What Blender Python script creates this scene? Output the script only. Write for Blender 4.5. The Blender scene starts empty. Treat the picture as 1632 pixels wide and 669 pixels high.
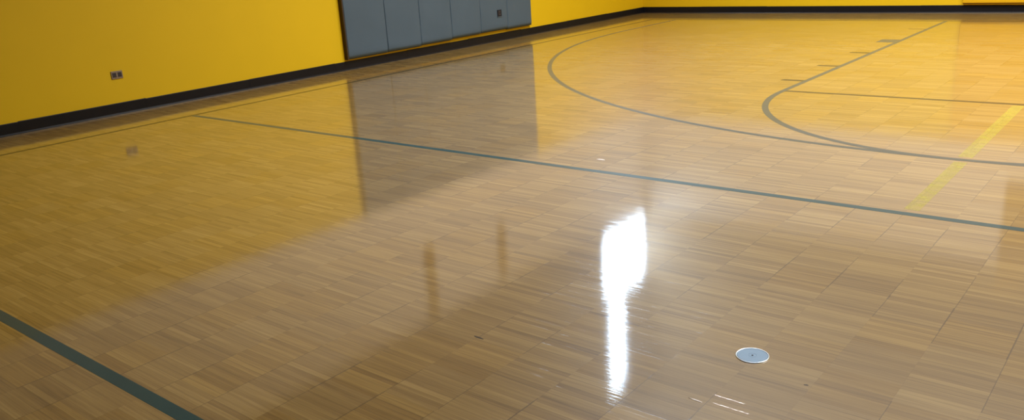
import bpy, bmesh, math, random
from mathutils import Vector, Matrix
random.seed(7)
F = 0.3048                       # everything is laid out in feet on the court, then built in metres
sc = bpy.context.scene
COL = sc.collection

# ---------------------------------------------------------------- helpers
def W(x, yc, z=0.0):             # court feet (yc = distance from the baseline towards the viewer) -> metres
    return Vector((x * F, -yc * F, z * F))

def obj(name, bm, mats, parent=None, smooth=False, loc=None):
    me = bpy.data.meshes.new(name)
    bmesh.ops.recalc_face_normals(bm, faces=bm.faces[:])
    bm.to_mesh(me); bm.free()
    if not isinstance(mats, (list, tuple)): mats = [mats]
    for m in mats: me.materials.append(m)
    if smooth:
        for p in me.polygons: p.use_smooth = True
    o = bpy.data.objects.new(name, me); COL.objects.link(o)
    if parent: o.parent = parent
    if loc is not None: o.location = loc
    return o

def struct(name, bm, mats, **k):
    o = obj(name, bm, mats, **k); o['kind'] = 'structure'; return o

def tag(o, label, cat, group=None):
    o['label'] = label; o['category'] = cat
    if group: o['group'] = group
    return o

def thing(name, label, cat, loc, group=None):
    o = bpy.data.objects.new(name, None); COL.objects.link(o)
    o.location = loc; o.empty_display_size = .1
    return tag(o, label, cat, group)

def add_box(bm, lo, hi, bevel=0.0, seg=2, mi=0):
    lo, hi = Vector(lo), Vector(hi)
    r = bmesh.ops.create_cube(bm, size=1.0)
    vs = r['verts']
    for v in vs:
        v.co = Vector(((lo[i] + hi[i]) / 2 + v.co[i] * (hi[i] - lo[i]) for i in range(3)))
    fs = set(f for v in vs for f in v.link_faces)
    for f in fs: f.material_index = mi
    if bevel:
        es = list(set(e for v in vs for e in v.link_edges))
        bmesh.ops.bevel(bm, geom=es, offset=bevel, segments=seg, profile=.6, affect='EDGES')

def box_ft(bm, x0, x1, y0, y1, z0, z1, bevel=0.0, mi=0):
    a, b = W(x0, y0, z0), W(x1, y1, z1)
    add_box(bm, (min(a.x, b.x), min(a.y, b.y), a.z), (max(a.x, b.x), max(a.y, b.y), b.z), bevel, mi=mi)

def revolve(bm, prof, seg=48, mi=0):
    rings = []
    for r, z in prof:
        if r < 1e-6: rings.append([bm.verts.new((0, 0, z))])
        else: rings.append([bm.verts.new((r * math.cos(2 * math.pi * k / seg), r * math.sin(2 * math.pi * k / seg), z)) for k in range(seg)])
    for a, b in zip(rings, rings[1:]):
        for k in range(seg):
            l = (k + 1) % seg
            if len(a) == 1: f = bm.faces.new((a[0], b[k], b[l]))
            elif len(b) == 1: f = bm.faces.new((a[k], b[0], a[l]))
            else: f = bm.faces.new((a[k], b[k], b[l], a[l]))
            f.material_index = mi

# ---------------------------------------------------------------- materials
def new_mat(name):
    m = bpy.data.materials.new(name); m.use_nodes = True
    nt = m.node_tree; b = nt.nodes['Principled BSDF']
    return m, nt, b

def N(nt, t, **k):
    n = nt.nodes.new(t)
    for a, v in k.items(): setattr(n, a, v)
    return n

def mth(nt, op, a, b=None, c=None):
    n = nt.nodes.new('ShaderNodeMath'); n.operation = op
    for i, v in enumerate((a, b, c)):
        if v is None: continue
        if isinstance(v, (int, float)): n.inputs[i].default_value = v
        else: nt.links.new(v, n.inputs[i])
    return n.outputs[0]

def mixc(nt, fac, a, b, mode='MIX'):
    n = nt.nodes.new('ShaderNodeMix'); n.data_type = 'RGBA'; n.blend_type = mode
    for s, v in ((n.inputs[0], fac), (n.inputs[6], a), (n.inputs[7], b)):
        if isinstance(v, (int, float)): s.default_value = v
        elif isinstance(v, tuple): s.default_value = (*v, 1) if len(v) == 3 else v
        else: nt.links.new(v, s)
    return n.outputs[2]

def simple(name, col, rough=.5, metal=0.0, noise=0.06, scale=6.0, bump=0.0, bscale=80.0, coat=0.0, coat_r=.1, stretch=(1, 1, 1), emit=None, es=0.0, ior=1.45):
    m, nt, b = new_mat(name)
    tc = N(nt, 'ShaderNodeTexCoord'); mp = N(nt, 'ShaderNodeMapping'); mp.inputs['Scale'].default_value = stretch
    nt.links.new(tc.outputs['Object'], mp.inputs[0])
    nz = N(nt, 'ShaderNodeTexNoise'); nz.inputs['Scale'].default_value = scale; nz.inputs['Detail'].default_value = 4
    nt.links.new(mp.outputs[0], nz.inputs['Vector'])
    lo = tuple(max(0, c * (1 - noise)) for c in col); hi = tuple(min(1, c * (1 + noise)) for c in col)
    nt.links.new(mixc(nt, nz.outputs[0], lo, hi), b.inputs['Base Color'])
    b.inputs['Roughness'].default_value = rough; b.inputs['Metallic'].default_value = metal
    b.inputs['IOR'].default_value = ior
    b.inputs['Coat Weight'].default_value = coat; b.inputs['Coat Roughness'].default_value = coat_r
    if bump:
        n2 = N(nt, 'ShaderNodeTexNoise'); n2.inputs['Scale'].default_value = bscale; nt.links.new(mp.outputs[0], n2.inputs['Vector'])
        bp = N(nt, 'ShaderNodeBump'); bp.inputs['Strength'].default_value = bump; bp.inputs['Distance'].default_value = .002
        nt.links.new(n2.outputs[0], bp.inputs['Height']); nt.links.new(bp.outputs[0], b.inputs['Normal'])
    if emit:
        b.inputs['Emission Color'].default_value = (*emit, 1); b.inputs['Emission Strength'].default_value = es
    return m

GLOSS_R = 0.055
def wood_floor():
    m, nt, b = new_mat('parquet')
    tc = N(nt, 'ShaderNodeTexCoord'); sep = N(nt, 'ShaderNodeSeparateXYZ'); nt.links.new(tc.outputs['Object'], sep.inputs[0])
    x = mth(nt, 'DIVIDE', sep.outputs[0], F); y = mth(nt, 'DIVIDE', sep.outputs[1], F)     # feet
    TW = 0.742; FW = TW / 10
    u = mth(nt, 'DIVIDE', mth(nt, 'SUBTRACT', x, 0.033), TW)
    colm = mth(nt, 'FLOOR', u); fu = mth(nt, 'FRACT', u)
    def wn(a, bb, seed):
        c = N(nt, 'ShaderNodeCombineXYZ'); nt.links.new(a, c.inputs[0])
        if bb is not None: nt.links.new(bb, c.inputs[1])
        c.inputs[2].default_value = seed
        w = N(nt, 'ShaderNodeTexWhiteNoise'); w.noise_dimensions = '3D'; nt.links.new(c.outputs[0], w.inputs['Vector'])
        return w.outputs['Value']
    coff = wn(colm, None, 1.5)
    v = mth(nt, 'ADD', mth(nt, 'DIVIDE', y, FW), mth(nt, 'MULTIPLY', coff, 9.0))
    fing = mth(nt, 'FLOOR', v); fv = mth(nt, 'FRACT', v)
    tile = mth(nt, 'FLOOR', mth(nt, 'DIVIDE', v, 10.0))
    r1 = wn(colm, fing, 2.5); r2 = wn(colm, tile, 7.5)
    r3 = wn(colm, mth(nt, 'FLOOR', mth(nt, 'DIVIDE', v, 2.0)), 11.5)
    # tone per finger
    tone = mth(nt, 'ADD', mth(nt, 'MULTIPLY', r1, .25), mth(nt, 'ADD', mth(nt, 'MULTIPLY', r2, .07), mth(nt, 'MULTIPLY', r3, .11)))
    # long grain
    mp = N(nt, 'ShaderNodeMapping'); mp.inputs['Scale'].default_value = (3.0, 95, 1); nt.links.new(tc.outputs['Object'], mp.inputs[0])
    gr = N(nt, 'ShaderNodeTexNoise'); gr.inputs['Scale'].default_value = 1.0; gr.inputs['Detail'].default_value = 5; gr.inputs['Roughness'].default_value = .6
    nt.links.new(mp.outputs[0], gr.inputs['Vector'])
    tone = mth(nt, 'ADD', tone, mth(nt, 'MULTIPLY', gr.outputs[0], .70))
    ramp = N(nt, 'ShaderNodeValToRGB'); nt.links.new(tone, ramp.inputs[0])
    e = ramp.color_ramp.elements
    e[0].position = .18; e[0].color = (0.120, 0.066, 0.020, 1)
    e[1].position = .95; e[1].color = (0.49, 0.335, 0.115, 1)
    k = e.new(.42); k.color = (0.245, 0.148, 0.040, 1)
    k = e.new(.65); k.color = (0.335, 0.215, 0.063, 1)
    # some panels lean golden
    gold = mth(nt, 'MULTIPLY', mth(nt, 'GREATER_THAN', wn(colm, tile, 21.5), .72), .5)
    c = mixc(nt, gold, ramp.outputs[0], (1.03, .96, .62), 'MULTIPLY')
    # seams between columns, open only here and there
    nz = N(nt, 'ShaderNodeTexNoise'); nz.inputs['Scale'].default_value = 1.7; nt.links.new(tc.outputs['Object'], nz.inputs['Vector'])
    edge = mth(nt, 'MINIMUM', fu, mth(nt, 'SUBTRACT', 1.0, fu))
    seam = mth(nt, 'MULTIPLY', mth(nt, 'LESS_THAN', edge, .010), mth(nt, 'MULTIPLY', mth(nt, 'GREATER_THAN', wn(colm, tile, 31.5), .6), .6))
    seam = mth(nt, 'MAXIMUM', seam, mth(nt, 'MULTIPLY', mth(nt, 'LESS_THAN', edge, .006), .07))
    ev = mth(nt, 'MINIMUM', fv, mth(nt, 'SUBTRACT', 1.0, fv))
    sl = mth(nt, 'MULTIPLY', mth(nt, 'LESS_THAN', ev, .05), mth(nt, 'MULTIPLY', mth(nt, 'GREATER_THAN', wn(colm, fing, 41.5), .55), .35))
    c = mixc(nt, mth(nt, 'MAXIMUM', seam, sl), c, (.06, .034, .016))
    nt.links.new(c, b.inputs['Base Color'])
    b.inputs['Roughness'].default_value = .42
    b.inputs['IOR'].default_value = 1.5
    b.inputs['Coat Weight'].default_value = 1.0; b.inputs['Coat IOR'].default_value = 1.95
    b.inputs['Coat Roughness'].default_value = GLOSS_R
    # the lacquer ripples slightly, finger by finger
    h = mth(nt, 'ADD', mth(nt, 'MULTIPLY', r1, .25), mth(nt, 'MULTIPLY', gr.outputs[0], .5))
    n2 = N(nt, 'ShaderNodeTexNoise'); n2.inputs['Scale'].default_value = 5; n2.inputs['Detail'].default_value = 3
    mp2 = N(nt, 'ShaderNodeMapping'); mp2.inputs['Scale'].default_value = (.8, 4, 1); nt.links.new(tc.outputs['Object'], mp2.inputs[0]); nt.links.new(mp2.outputs[0], n2.inputs['Vector'])
    h = mth(nt, 'ADD', h, n2.outputs[0])
    bp = N(nt, 'ShaderNodeBump'); bp.inputs['Strength'].default_value = .16; bp.inputs['Distance'].default_value = .0015
    nt.links.new(h, bp.inputs['Height']); nt.links.new(bp.outputs[0], b.inputs['Normal']); nt.links.new(bp.outputs[0], b.inputs['Coat Normal'])
    return m

def line_paint(name, col, worn=0.0):
    m = simple(name, col, rough=.4, noise=.12, scale=9, coat=.45, coat_r=GLOSS_R)
    b = m.node_tree.nodes['Principled BSDF']
    if worn:
        nt = m.node_tree
        tc = N(nt, 'ShaderNodeTexCoord'); nz = N(nt, 'ShaderNodeTexNoise'); nz.inputs['Scale'].default_value = 14; nz.inputs['Detail'].default_value = 5
        nt.links.new(tc.outputs['Object'], nz.inputs['Vector'])
        a = mth(nt, 'MULTIPLY_ADD', nz.outputs[0], .9, 1 - worn - .45)
        a.node.use_clamp = True
        nt.links.new(a, b.inputs['Alpha'])
    return m

M = {}
M['floor'] = wood_floor()
M['yellow'] = simple('yellow wall paint', (.77, .52, .005), rough=.55, noise=.03, scale=2.5, bump=.15, bscale=60)
M['upper'] = simple('pale upper wall paint', (.68, .61, .53), rough=.6, noise=.05, scale=2)
M['high'] = simple('brown high wall cladding', (.20, .15, .10), rough=.7, noise=.1, scale=1)
M['ceil'] = simple('ceiling decking', (.22, .19, .16), rough=.8, noise=.1, scale=1)
M['base'] = simple('black rubber base', (.008, .008, .011), rough=.42, noise=.2, scale=12, ior=1.3)
M['vinyl'] = simple('blue grey mat vinyl', (.075, .122, .175), rough=.42, noise=.10, scale=2.2, bump=.35, bscale=7)
M['back'] = simple('dark mat backing board', (.05, .028, .014), rough=.6, noise=.2, scale=10)
M['padyellow'] = simple('yellow pad vinyl', (.72, .42, .006), rough=.4, noise=.04, scale=3)
M['teal'] = line_paint('teal court paint', (.006, .060, .068))
M['slate'] = line_paint('grey green court paint', (.060, .072, .058))
M['thinline'] = line_paint('dark brown court line', (.045, .034, .012))
M['yline'] = line_paint('worn yellow court paint', (.62, .56, .07), worn=.66)
M['steel'] = simple('outlet plate steel', (.28, .24, .22), rough=.35, metal=.6, noise=.1, scale=30)
M['dark'] = simple('dark plastic', (.010, .012, .02), rough=.6, noise=.2, scale=30)
M['slot'] = simple('dark socket plastic', (.05, .04, .045), rough=.5, noise=.2, scale=30)
M['plate'] = simple('pale blue grey cover metal', (.20, .32, .46), rough=.45, metal=.1, noise=.06, scale=40, stretch=(1, 6, 1))  # blue of the window's reflection is put into the base colour
M['rim'] = simple('bright rim metal', (.70, .80, .90), rough=.3, metal=1.0, noise=.04, scale=20)
M['wood'] = simple('golden wooden board', (.30, .17, .03), rough=.6, noise=.15, scale=4, stretch=(6, 6, .6))
M['whiteflake'] = simple('white flake', (.95, .88, .85), rough=.3, noise=.03)  # white colour standing for light glints on the floor
M['gouge'] = simple('dark gouge', (.05, .03, .015), rough=.6, noise=.3, scale=40)
M['scuffgrey'] = simple('grey scuff', (.24, .17, .12), rough=.3, noise=.3, scale=30)
M['frame'] = simple('window frame metal', (.30, .31, .33), rough=.4, metal=.6, noise=.1)
M['glazing'] = simple('daylit frosted glazing', (.8, .85, .9), rough=.3, noise=.02, emit=(.62, .80, 1.0), es=26.0)
M['lamp'] = simple('lit lamp lens', (.9, .9, .9), rough=.3, noise=.02, emit=(1.0, .95, .88), es=8.0)  # glowing lens of the added, unseen lamps
M['lampbody'] = simple('lamp housing', (.6, .6, .58), rough=.4, noise=.05)

# ---------------------------------------------------------------- the room
XL, XR, YB, YN, H = -24.02, 24.02, -3.88, 81.6, 26.0
T = .5
ZY, ZU = 6.35, 12.65
bm = bmesh.new(); box_ft(bm, XL - T, XR + T, YB - T, YN + T, -.5, 0); floor = struct('floor', bm, M['floor'])
bm = bmesh.new(); box_ft(bm, XL - T, XR + T, YB - T, YN + T, H, H + .5); struct('ceiling', bm, M['ceil'])
# left wall with the opening of window_1 in its high band
WY0, WY1, WZ0, WZ1 = -3.84, 1.25, 13.3, 17.4
bm = bmesh.new()
box_ft(bm, XL - T, XL, YB, YN, 0, ZY, mi=0)
box_ft(bm, XL - T, XL, YB, YN, ZY, ZU, mi=1)
box_ft(bm, XL - T, XL, YB, YN, ZU, WZ0, mi=2)
box_ft(bm, XL - T, XL, WY1, YN, WZ0, WZ1, mi=2)
box_ft(bm, XL - T, XL, YB, WY0, WZ0, WZ1, mi=2)
VY0, VY1, VZ0, VZ1 = -1.1, .7, 17.7, 24.4
box_ft(bm, XL - T, XL, YB, YN, WZ1, VZ0, mi=2)
box_ft(bm, XL - T, XL, YB, VY0, VZ0, VZ1, mi=2)
box_ft(bm, XL - T, XL, VY1, YN, VZ0, VZ1, mi=2)
box_ft(bm, XL - T, XL, YB, YN, VZ1, H, mi=2)
struct('wall_left', bm, [M['yellow'], M['upper'], M['high']])
for nm, a in (('wall_back', (XL - T, XR + T, YB - T, YB)), ('wall_near', (XL - T, XR + T, YN, YN + T)), ('wall_right', (XR, XR + T, YB, YN))):
    bm = bmesh.new()
    for i, (z0, z1) in enumerate(((0, ZY), (ZY, ZU), (ZU, H))): box_ft(bm, *a, z0, z1, mi=i)
    struct(nm, bm, [M['yellow'], M['upper'], M['high']])
# window: frame, glazing
def local(o, p): o.parent = p; o.matrix_parent_inverse = Matrix.Translation(-p.location)
def window(name, y0, y1, z0, z1, ww=.12):
    win = bpy.data.objects.new(name, None); COL.objects.link(win); win.location = W(XL, (y0 + y1) / 2, z0); win['kind'] = 'structure'
    bm = bmesh.new()
    box_ft(bm, XL - .42, XL - .06, y0, y1, z0, z0 + ww); box_ft(bm, XL - .42, XL - .06, y0, y1, z1 - ww, z1)
    box_ft(bm, XL - .42, XL - .06, y0, y0 + ww, z0 + ww, z1 - ww); box_ft(bm, XL - .42, XL - .06, y1 - ww, y1, z0 + ww, z1 - ww)
    local(obj('window_frame', bm, M['frame']), win)
    bm = bmesh.new(); box_ft(bm, XL - .28, XL - .20, y0 + ww, y1 - ww, z0 + ww, z1 - ww)
    local(obj('window_pane', bm, M['glazing']), win)
window('window_1', WY0, WY1, WZ0, WZ1)
window('window_2', VY0, VY1, VZ0, VZ1)  # narrow window added to lengthen the bright streak on the floor

# cove base: a swept profile, laid in lengths of slightly different height
def cove(name, along, fixed, a0, a1, step_len, hts):
    bm = bmesh.new()
    n = max(1, int(round((a1 - a0) / step_len))); L = (a1 - a0) / n
    for k in range(n):
        h = hts[k % len(hts)]
        prof = [(0.0, h), (.016, h - .004), (.022, h - .02), (.022, .07), (.026, .045), (.036, .022), (.05, .008), (.055, 0.0), (0, 0)]
        rings = []
        for e in (a0 + k * L, a0 + (k + 1) * L - (.004 if k < n - 1 else 0)):
            ring = []
            for d, z in prof:
                p = W(fixed + d, e, z) if along == 'y' else W(e, fixed + d, z)
                ring.append(bm.verts.new(p))
            rings.append(ring)
        m_ = len(prof)
        for i in range(m_): bm.faces.new((rings[0][i], rings[0][(i + 1) % m_], rings[1][(i + 1) % m_], rings[1][i]))
        bm.faces.new(rings[0]); bm.faces.new(rings[1][::-1])
    return struct(name, bm, M['base'])
cove('baseboard_left', 'y', XL, YB, 81.6, 4.0, [.355, .365, .36, .375, .362])
cove('baseboard_back', 'x', YB, XL, XR, 4.0, [.36, .365, .358])

# ---------------------------------------------------------------- blue-grey wall mats, six two-foot panels
edges = [19.92, 17.70, 15.66, 13.63, 11.57, 9.54, 7.60]
bots = [.42, .43, .46, .50, .52, .49]
where = ['nearest of the six, with the dark exposed side edge', 'second from the dark exposed side edge',
         'third of the six from the exposed dark edge', 'fourth, just left of the panel with the black box',
         'the panel that holds the small black box', 'last of the six, nearest the room corner']
for i in range(6):
    y1, y0 = edges[i], edges[i + 1]
    t = thing('wall_mat', 'blue-grey padded wall mat, ' + where[i], 'wall mat', W(XL, (y0 + y1) / 2, bots[i]), 'blue-grey mats on the yellow wall')
    bm = bmesh.new()
    a = W(XL, y1 - .012, bots[i]); b_ = W(XL + .05, y0 + .012, 6.35)
    add_box(bm, (a.x + .0005, a.y, a.z), (b_.x, b_.y, b_.z), .001)
    o = obj('backing_board', bm, M['back']); local(o, t)
    if i == 0:
        bm = bmesh.new(); box_ft(bm, XL + .001, XL + .195, 19.925, 19.985, .425, 6.36, .001)
        o = obj('edge_board', bm, M['back']); local(o, t); o['label'] = 'dark brown edge board'
    # pad: soft bevelled cushion with a shallow crowned face
    bm = bmesh.new()
    x0, x1 = W(XL + .05, 0).x, W(XL + .19, 0).x
    ya, yb = -y1 * F + .001, -y0 * F - .001
    za, zb = (bots[i] + .03) * F, 6.34 * F
    ny, nz = 14, 40
    g = {}
    for p in range(ny + 1):
        for q in range(nz + 1):
            s, r = p / ny, q / nz
            es = min(s, 1 - s) * (yb - ya); er = min(r, 1 - r) * (zb - za)
            d = min(es, er); k = 1 - max(0, 1 - d / .009) ** 2
            wob = .0022 * math.sin(r * 9 + i * 1.7) * math.sin(s * 5 + i) + .0012 * math.sin(r * 23 + s * 4 + i)
            ss = s
            if p in (1,): ss = .006 / (yb - ya)
            if p in (2,): ss = .018 / (yb - ya)
            if p in (ny - 1,): ss = 1 - .006 / (yb - ya)
            if p in (ny - 2,): ss = 1 - .018 / (yb - ya)
            es = min(ss, 1 - ss) * (yb - ya); d = min(es, er); k = max(0, min(1, d / .009)); k = 1 - (1 - k) ** 2
            g[p, q] = bm.verts.new((x0 + (x1 - x0) * (.75 + .25 * k) + wob * k, ya + ss * (yb - ya), za + r * (zb - za)))
    for p in range(ny):
        for q in range(nz): bm.faces.new((g[p, q], g[p + 1, q], g[p + 1, q + 1], g[p, q + 1]))
    border = [g[p, 0] for p in range(ny + 1)] + [g[ny, q] for q in range(1, nz + 1)] + [g[p, nz] for p in range(ny - 1, -1, -1)] + [g[0, q] for q in range(nz - 1, 0, -1)]
    bk = [bm.verts.new((x0, v.co.y, v.co.z)) for v in border]
    for k in range(len(border)):
        l = (k + 1) % len(border); bm.faces.new((border[k], bk[k], bk[l], border[l]))
    bm.faces.new(bk)
    o = obj('vinyl_pad', bm, M['vinyl'], smooth=True); local(o, t)

# small black box set into the fifth mat
t = thing('outlet_box', 'small black box with a pale lower lip set in the mat', 'outlet box', W(XL + .19, 10.17, 1.17))
bm = bmesh.new()
box_ft(bm, XL + .185, XL + .225, 10.03, 10.34, 1.20, 1.52, .002); o = obj('cover', bm, M['dark']); local(o, t)
bm = bmesh.new(); box_ft(bm, XL + .185, XL + .22, 10.0, 10.36, 1.165, 1.198, .001); o = obj('lower_lip', bm, M['vinyl']); local(o, t)
o['label'] = 'pale blue-grey lip'
bm = bmesh.new()
for zz in (1.27, 1.39): box_ft(bm, XL + .224, XL + .232, 10.12, 10.25, zz, zz + .07, .001)
o = obj('socket_face', bm, M['slot']); local(o, t)

# outlet on the yellow wall
t = thing('wall_outlet', 'small metal electrical outlet plate mounted sideways on the yellow wall', 'electrical outlet', W(XL, 29.49, 1.28))
bm = bmesh.new(); box_ft(bm, XL + .001, XL + .022, 29.30, 29.68, 1.15, 1.40, .002); o = obj('plate', bm, M['steel']); local(o, t)
for yc in (29.40, 29.58):
    bm = bmesh.new(); box_ft(bm, XL + .02, XL + .03, yc - .065, yc + .065, 1.20, 1.35, .0015)
    o = obj('socket', bm, M['slot']); local(o, t)
    bm = bmesh.new()
    for dz in (-.03, .03): box_ft(bm, XL + .0295, XL + .032, yc - .022, yc + .022, 1.275 + dz - .008, 1.275 + dz + .008)
    s_ = obj('slots', bm, M['dark']); s_.parent = o
bm = bmesh.new(); revolve(bm, [(0, .0012), (.0025, .0010), (.0030, 0)], 16)
o = obj('screw', bm, M['rim'], parent=t); o.location = (.022 * F, 0, -.005); o.rotation_euler = (0, math.pi / 2, 0)

# padded yellow panel behind the basket, on the back wall
t = thing('wall_pad', 'long yellow padded panel on the back wall behind the basket end', 'wall pad', W(0, YB, .44))
bm = bmesh.new(); a = W(-6.08, YB, .44); b_ = W(6.08, YB + .05, 6.3)
add_box(bm, (a.x, b_.y, a.z), (b_.x, a.y - .0005, b_.z), .001); o = obj('backing_board', bm, M['back']); local(o, t)
bm = bmesh.new(); a = W(-6.08, YB + .05, .47); b_ = W(6.08, YB + .19, 6.28)
add_box(bm, (a.x, b_.y, a.z), (b_.x, a.y, b_.z), .012, 3); o = obj('vinyl_pad', bm, M['padyellow']); local(o, t)

# boards high on the walls (seen mirrored in the floor)
for x0, x1, y0, y1, z0, z1, lab in (
        (XL + .002, XL + .12, 16.05, 16.65, 9.0, 12.6, 'golden wooden board high above the mats, the one nearer the viewer'),
        (XL + .002, XL + .12, 10.75, 11.3, 9.5, 12.4, 'golden wooden board high above the mats, the one nearer the corner'),
        (-3.3, -2.0, YB + .002, YB + .12, 8.3, 14.0, 'golden wooden board high on the back wall above the yellow pad')):
    bm = bmesh.new(); box_ft(bm, x0, x1, y0, y1, z0, z1, .004)
    c = W((x0 + x1) / 2, (y0 + y1) / 2, z0)
    bmesh.ops.translate(bm, verts=bm.verts, vec=-c)
    o = obj('mounting_board', bm, M['wood'], loc=c)
    tag(o, lab, 'board', 'mounting boards high on the walls')

# ---------------------------------------------------------------- court markings, thin paint laid on the floor
LW = 1 / 6.0
def strip(pts_l, pts_r, z1, mat, name, label, closed=False):
    bm = bmesh.new(); n = len(pts_l)
    z0 = .0
    def V(p, z): return bm.verts.new(W(p[0], p[1]) + Vector((0, 0, z)))
    lt = [V(p, z1) for p in pts_l]; rt = [V(p, z1) for p in pts_r]
    lb = [V(p, z0) for p in pts_l]; rb = [V(p, z0) for p in pts_r]
    for i in range(n - 1):
        bm.faces.new((lt[i], lt[i + 1], rt[i + 1], rt[i])); bm.faces.new((lb[i], lb[i + 1], lt[i + 1], lt[i])); bm.faces.new((rt[i], rt[i + 1], rb[i + 1], rb[i]))
    bm.faces.new((lt[0], rt[0], rb[0], lb[0])); bm.faces.new((lt[-1], lb[-1], rb[-1], rt[-1]))
    c = W(sum(p[0] for p in pts_l) / n, sum(p[1] for p in pts_l) / n)
    bmesh.ops.translate(bm, verts=bm.verts, vec=-c)
    return tag(obj(name, bm, mat, loc=c), label, 'court line')
def rect(x0, x1, y0, y1, z1, mat, name, label):
    if abs(y1 - y0) > abs(x1 - x0): return strip([(x0, y0), (x0, y1)], [(x1, y0), (x1, y1)], z1, mat, name, label)
    return strip([(x0, y0), (x1, y0)], [(x0, y1), (x1, y1)], z1, mat, name, label)
def arc(cx, cy, r, a0, a1, z1, mat, name, label, pre=None, post=None, n=180):
    o_, i_ = [], []
    for k in range(n + 1):
        a = a0 + (a1 - a0) * k / n
        o_.append((cx + r * math.cos(a), cy + r * math.sin(a))); i_.append((cx + (r - LW) * math.cos(a), cy + (r - LW) * math.sin(a)))
    if pre: o_.insert(0, pre[0]); i_.insert(0, pre[1])
    if post: o_.append(post[0]); i_.append(post[1])
    return strip(o_, i_, z1, mat, name, label)
Z = .0004
arc(0, 5.25, 19.75, math.pi, 0, Z, M['slate'], 'three_point_line', 'large grey-green curved three-point line sweeping across the far floor',
    pre=((-19.75, 0), (-19.75 + LW, 0)), post=((19.75, 0), (19.75 - LW, 0)))
arc(0, 19, 6.0, math.pi, 0, Z * 1.3, M['slate'], 'free_throw_semicircle', 'smaller grey-green curve bulging toward the viewer from the free-throw line')
rect(-6, -6 + LW, 0, 19, Z * 1.6, M['slate'], 'lane_line', 'straight grey-brown lane line running diagonally to the back wall')
rect(6 - LW, 6, 0, 19, Z * 1.6, M['slate'], 'lane_line', 'lane line on the far side of the key, beyond the right edge')
rect(-6 + LW, 6 - LW, 19 - LW, 19, Z, M['thinline'], 'free_throw_line', 'thin dark free-throw line between the ends of the lane')
rect(-21.0, 21.0, 0 - LW, 0, Z, M['thinline'], 'baseline', 'thin dark baseline along the foot of the back wall')
rect(-21.25, -21.25 + LW, -LW, 60, Z * .8, M['thinline'], 'sideline', 'thin dark sideline running beside the yellow wall and mats')
rect(-21.08, 21, 28.73 - LW / 2, 28.73 + LW / 2, Z * 1.2, M['teal'], 'attack_line', 'long thin teal line crossing the middle of the floor')
rect(-21.08, 21, 38.87 - LW / 2, 38.87 + LW / 2, Z * 1.2, M['teal'], 'centre_line', 'wide dark teal line crossing the bottom left corner')
rect(-.06, .20, 19.1, 24.7, Z * .8, M['yline'], 'yellow_stripe', 'worn yellow stripe between free-throw line and the curved line')
rect(-.04, .20, 25.1, 28.5, Z * .8, M['yline'], 'yellow_stripe', 'worn yellow stripe between the curved line and teal line')
for yc, w, mat, lab in ((17.1, LW * 1.3, 'thinline', 'thin lane tick mark nearest the free-throw line'), (14.05, LW * 1.3, 'thinline', 'thin lane tick mark, second from the free-throw line'),
                        (10.75, LW * 1.3, 'thinline', 'thin lane tick mark, third from the free-throw line, next to the wide block'), (3.15, .1, 'thinline', 'faint lane tick mark closest to the back wall')):
    rect(-6.68, -6.0, yc - w / 2, yc + w / 2, Z, M[mat], 'lane_mark', lab)
rect(-6.68, -6.0, 6.85, 7.75, Z, M['slate'], 'lane_block', 'wide grey block beside the lane line')

# ---------------------------------------------------------------- floor socket cover
t = thing('floor_socket_cover', 'round pale blue-grey metal cover plate set in the wooden floor', 'floor cover', W(.003, 34.515))
R_ = .182 * F
bm = bmesh.new(); revolve(bm, [(R_ - .0045, .0006), (R_ - .004, .0026), (R_ - .0018, .0032), (R_ - .0005, .0022), (R_, .0002)], 72)
obj('rim', bm, M['rim'], t, smooth=True)
bm = bmesh.new(); revolve(bm, [(0, .0020), (.0035, .0020), (.004, .0023), (.012, .0023), (.0125, .0019), (.0135, .0019), (.014, .0023), (R_ - .006, .0023), (R_ - .0045, .0012)], 72)
obj('cover_plate', bm, M['plate'], t)
bm = bmesh.new(); revolve(bm, [(0, .0030), (.0025, .0030), (.0034, .0024), (.0036, .0018)], 20)
o = obj('screw', bm, M['dark'], t); o['label'] = 'dark centre screw'

# ---------------------------------------------------------------- small marks on the floor
def blob(name, label, cat, x, yc, lx, ly, h, mat, ang=0, n=14, seed=1):
    rnd = random.Random(seed); bm = bmesh.new()
    top, bot = [], []
    for k in range(n):
        a = 2 * math.pi * k / n; r = 1 + rnd.uniform(-.2, .2)
        px, py = lx / 2 * math.cos(a) * r * F, ly / 2 * math.sin(a) * r * F
        px, py = px * math.cos(ang) - py * math.sin(ang), px * math.sin(ang) + py * math.cos(ang)
        top.append(bm.verts.new((px * .85, py * .85, h))); bot.append(bm.verts.new((px, py, 0)))
    bm.faces.new(top)
    for k in range(n):
        l = (k + 1) % n; bm.faces.new((bot[k], bot[l], top[l], top[k]))
    return tag(obj(name, bm, mat, loc=W(x, yc)), label, cat)
blob('white_flake', 'tiny white flake on the wood between bright reflection and round cover', 'flake', -.08, 35.70, .16, .020, .0012, M['whiteflake'], -.05, seed=3)  # glint on the boards, painted as a thin white mark
blob('white_flake', 'tiny white fleck just above the long teal line', 'flake', -6.33, 27.9, .20, .06, .002, M['whiteflake'], 0, seed=5)  # bluish-white light glint built as a small white mark
blob('floor_gouge', 'short dark gouge in the wood left of the bright reflection', 'gouge', -2.92, 35.80, .16, .035, .0004, M['gouge'], -.05, seed=8)
blob('floor_chip', 'small dark chip in a seam right of the round cover', 'chip', .72, 34.82, .05, .03, .0004, M['gouge'], .3, seed=9)

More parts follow.
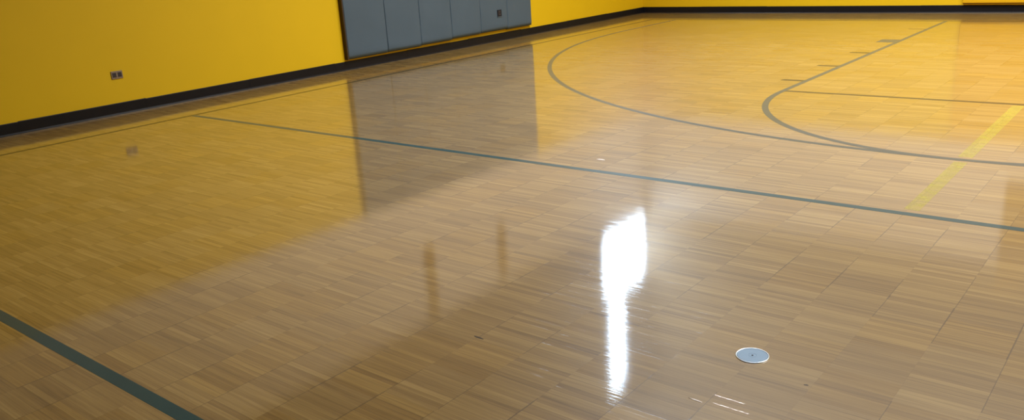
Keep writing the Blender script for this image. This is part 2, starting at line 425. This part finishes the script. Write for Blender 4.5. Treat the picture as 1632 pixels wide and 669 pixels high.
# ---------------------------------------------------------------- unseen ceiling lamps, added to light the far end
def lamp(x, yc, lab):
    t = thing('ceiling_lamp', lab, 'ceiling lamp', W(x, yc, H), 'lamps under the ceiling')
    bm = bmesh.new(); revolve(bm, [(0, 0), (.03, 0), (.03, -.25), (.12, -.27), (.15, -.45), (.34, -.62), (.35, -.64), (.33, -.63), (0, -.60)], 32)
    obj('housing', bm, M['lampbody'], t, smooth=True)
    bm = bmesh.new(); revolve(bm, [(0, -.645), (.20, -.64), (.325, -.632), (.325, -.62), (0, -.62)], 32)
    obj('lens', bm, M['lamp'], t, smooth=True)
    l = bpy.data.lights.new('lamp_light', 'AREA'); l.shape = 'DISK'; l.size = .6; l.energy = LAMP; l.spread = math.radians(133); l.color = (1.0, .97, .93)
    o = bpy.data.objects.new('lamp_light', l); COL.objects.link(o); o.parent = t; o.location = (0, 0, -.67)
LAMP = 185
k = 0
rows = ['row by the back wall', 'row farther from the back wall']
cols_ = ['left', 'middle', 'right']
for j, yc in enumerate((10, 17)):
    for i, x in enumerate((-10, 0, 10)):
        lamp(x, yc, 'round ceiling lamp, %s one of the %s' % (cols_[i], rows[j]))

w = bpy.data.worlds.new('world'); sc.world = w; w.use_nodes = True
w.node_tree.nodes['Background'].inputs[0].default_value = (.6, .7, .8, 1); w.node_tree.nodes['Background'].inputs[1].default_value = .5

# ---------------------------------------------------------------- camera (solved from the court markings)
cam = bpy.data.cameras.new('camera'); co = bpy.data.objects.new('camera', cam); COL.objects.link(co)
yaw, pitch, roll, f = -0.699491, 0.305193, -0.064524, 1336.469
cp, sp = math.cos(pitch), math.sin(pitch)
fw = Vector((math.sin(yaw) * cp, math.cos(yaw) * cp, -sp)); r0 = Vector((math.cos(yaw), -math.sin(yaw), 0)); u0 = r0.cross(fw)
r = r0 * math.cos(roll) + u0 * math.sin(roll); u = r.cross(fw)
co.matrix_world = Matrix.Translation(Vector((3.4203, -42.5560, 4.5069)) * F) @ Matrix((r, u, -fw)).transposed().to_4x4()
cam.sensor_width = 36; cam.lens = f / 1632 * 36; cam.clip_start = .02; cam.clip_end = 200
sc.camera = co
sc.view_settings.view_transform = 'Standard'; sc.view_settings.look = 'None'; sc.view_settings.gamma = 1; sc.view_settings.use_curve_mapping = False
sc.view_settings.exposure = 0.0
sc.cycles.caustics_reflective = False
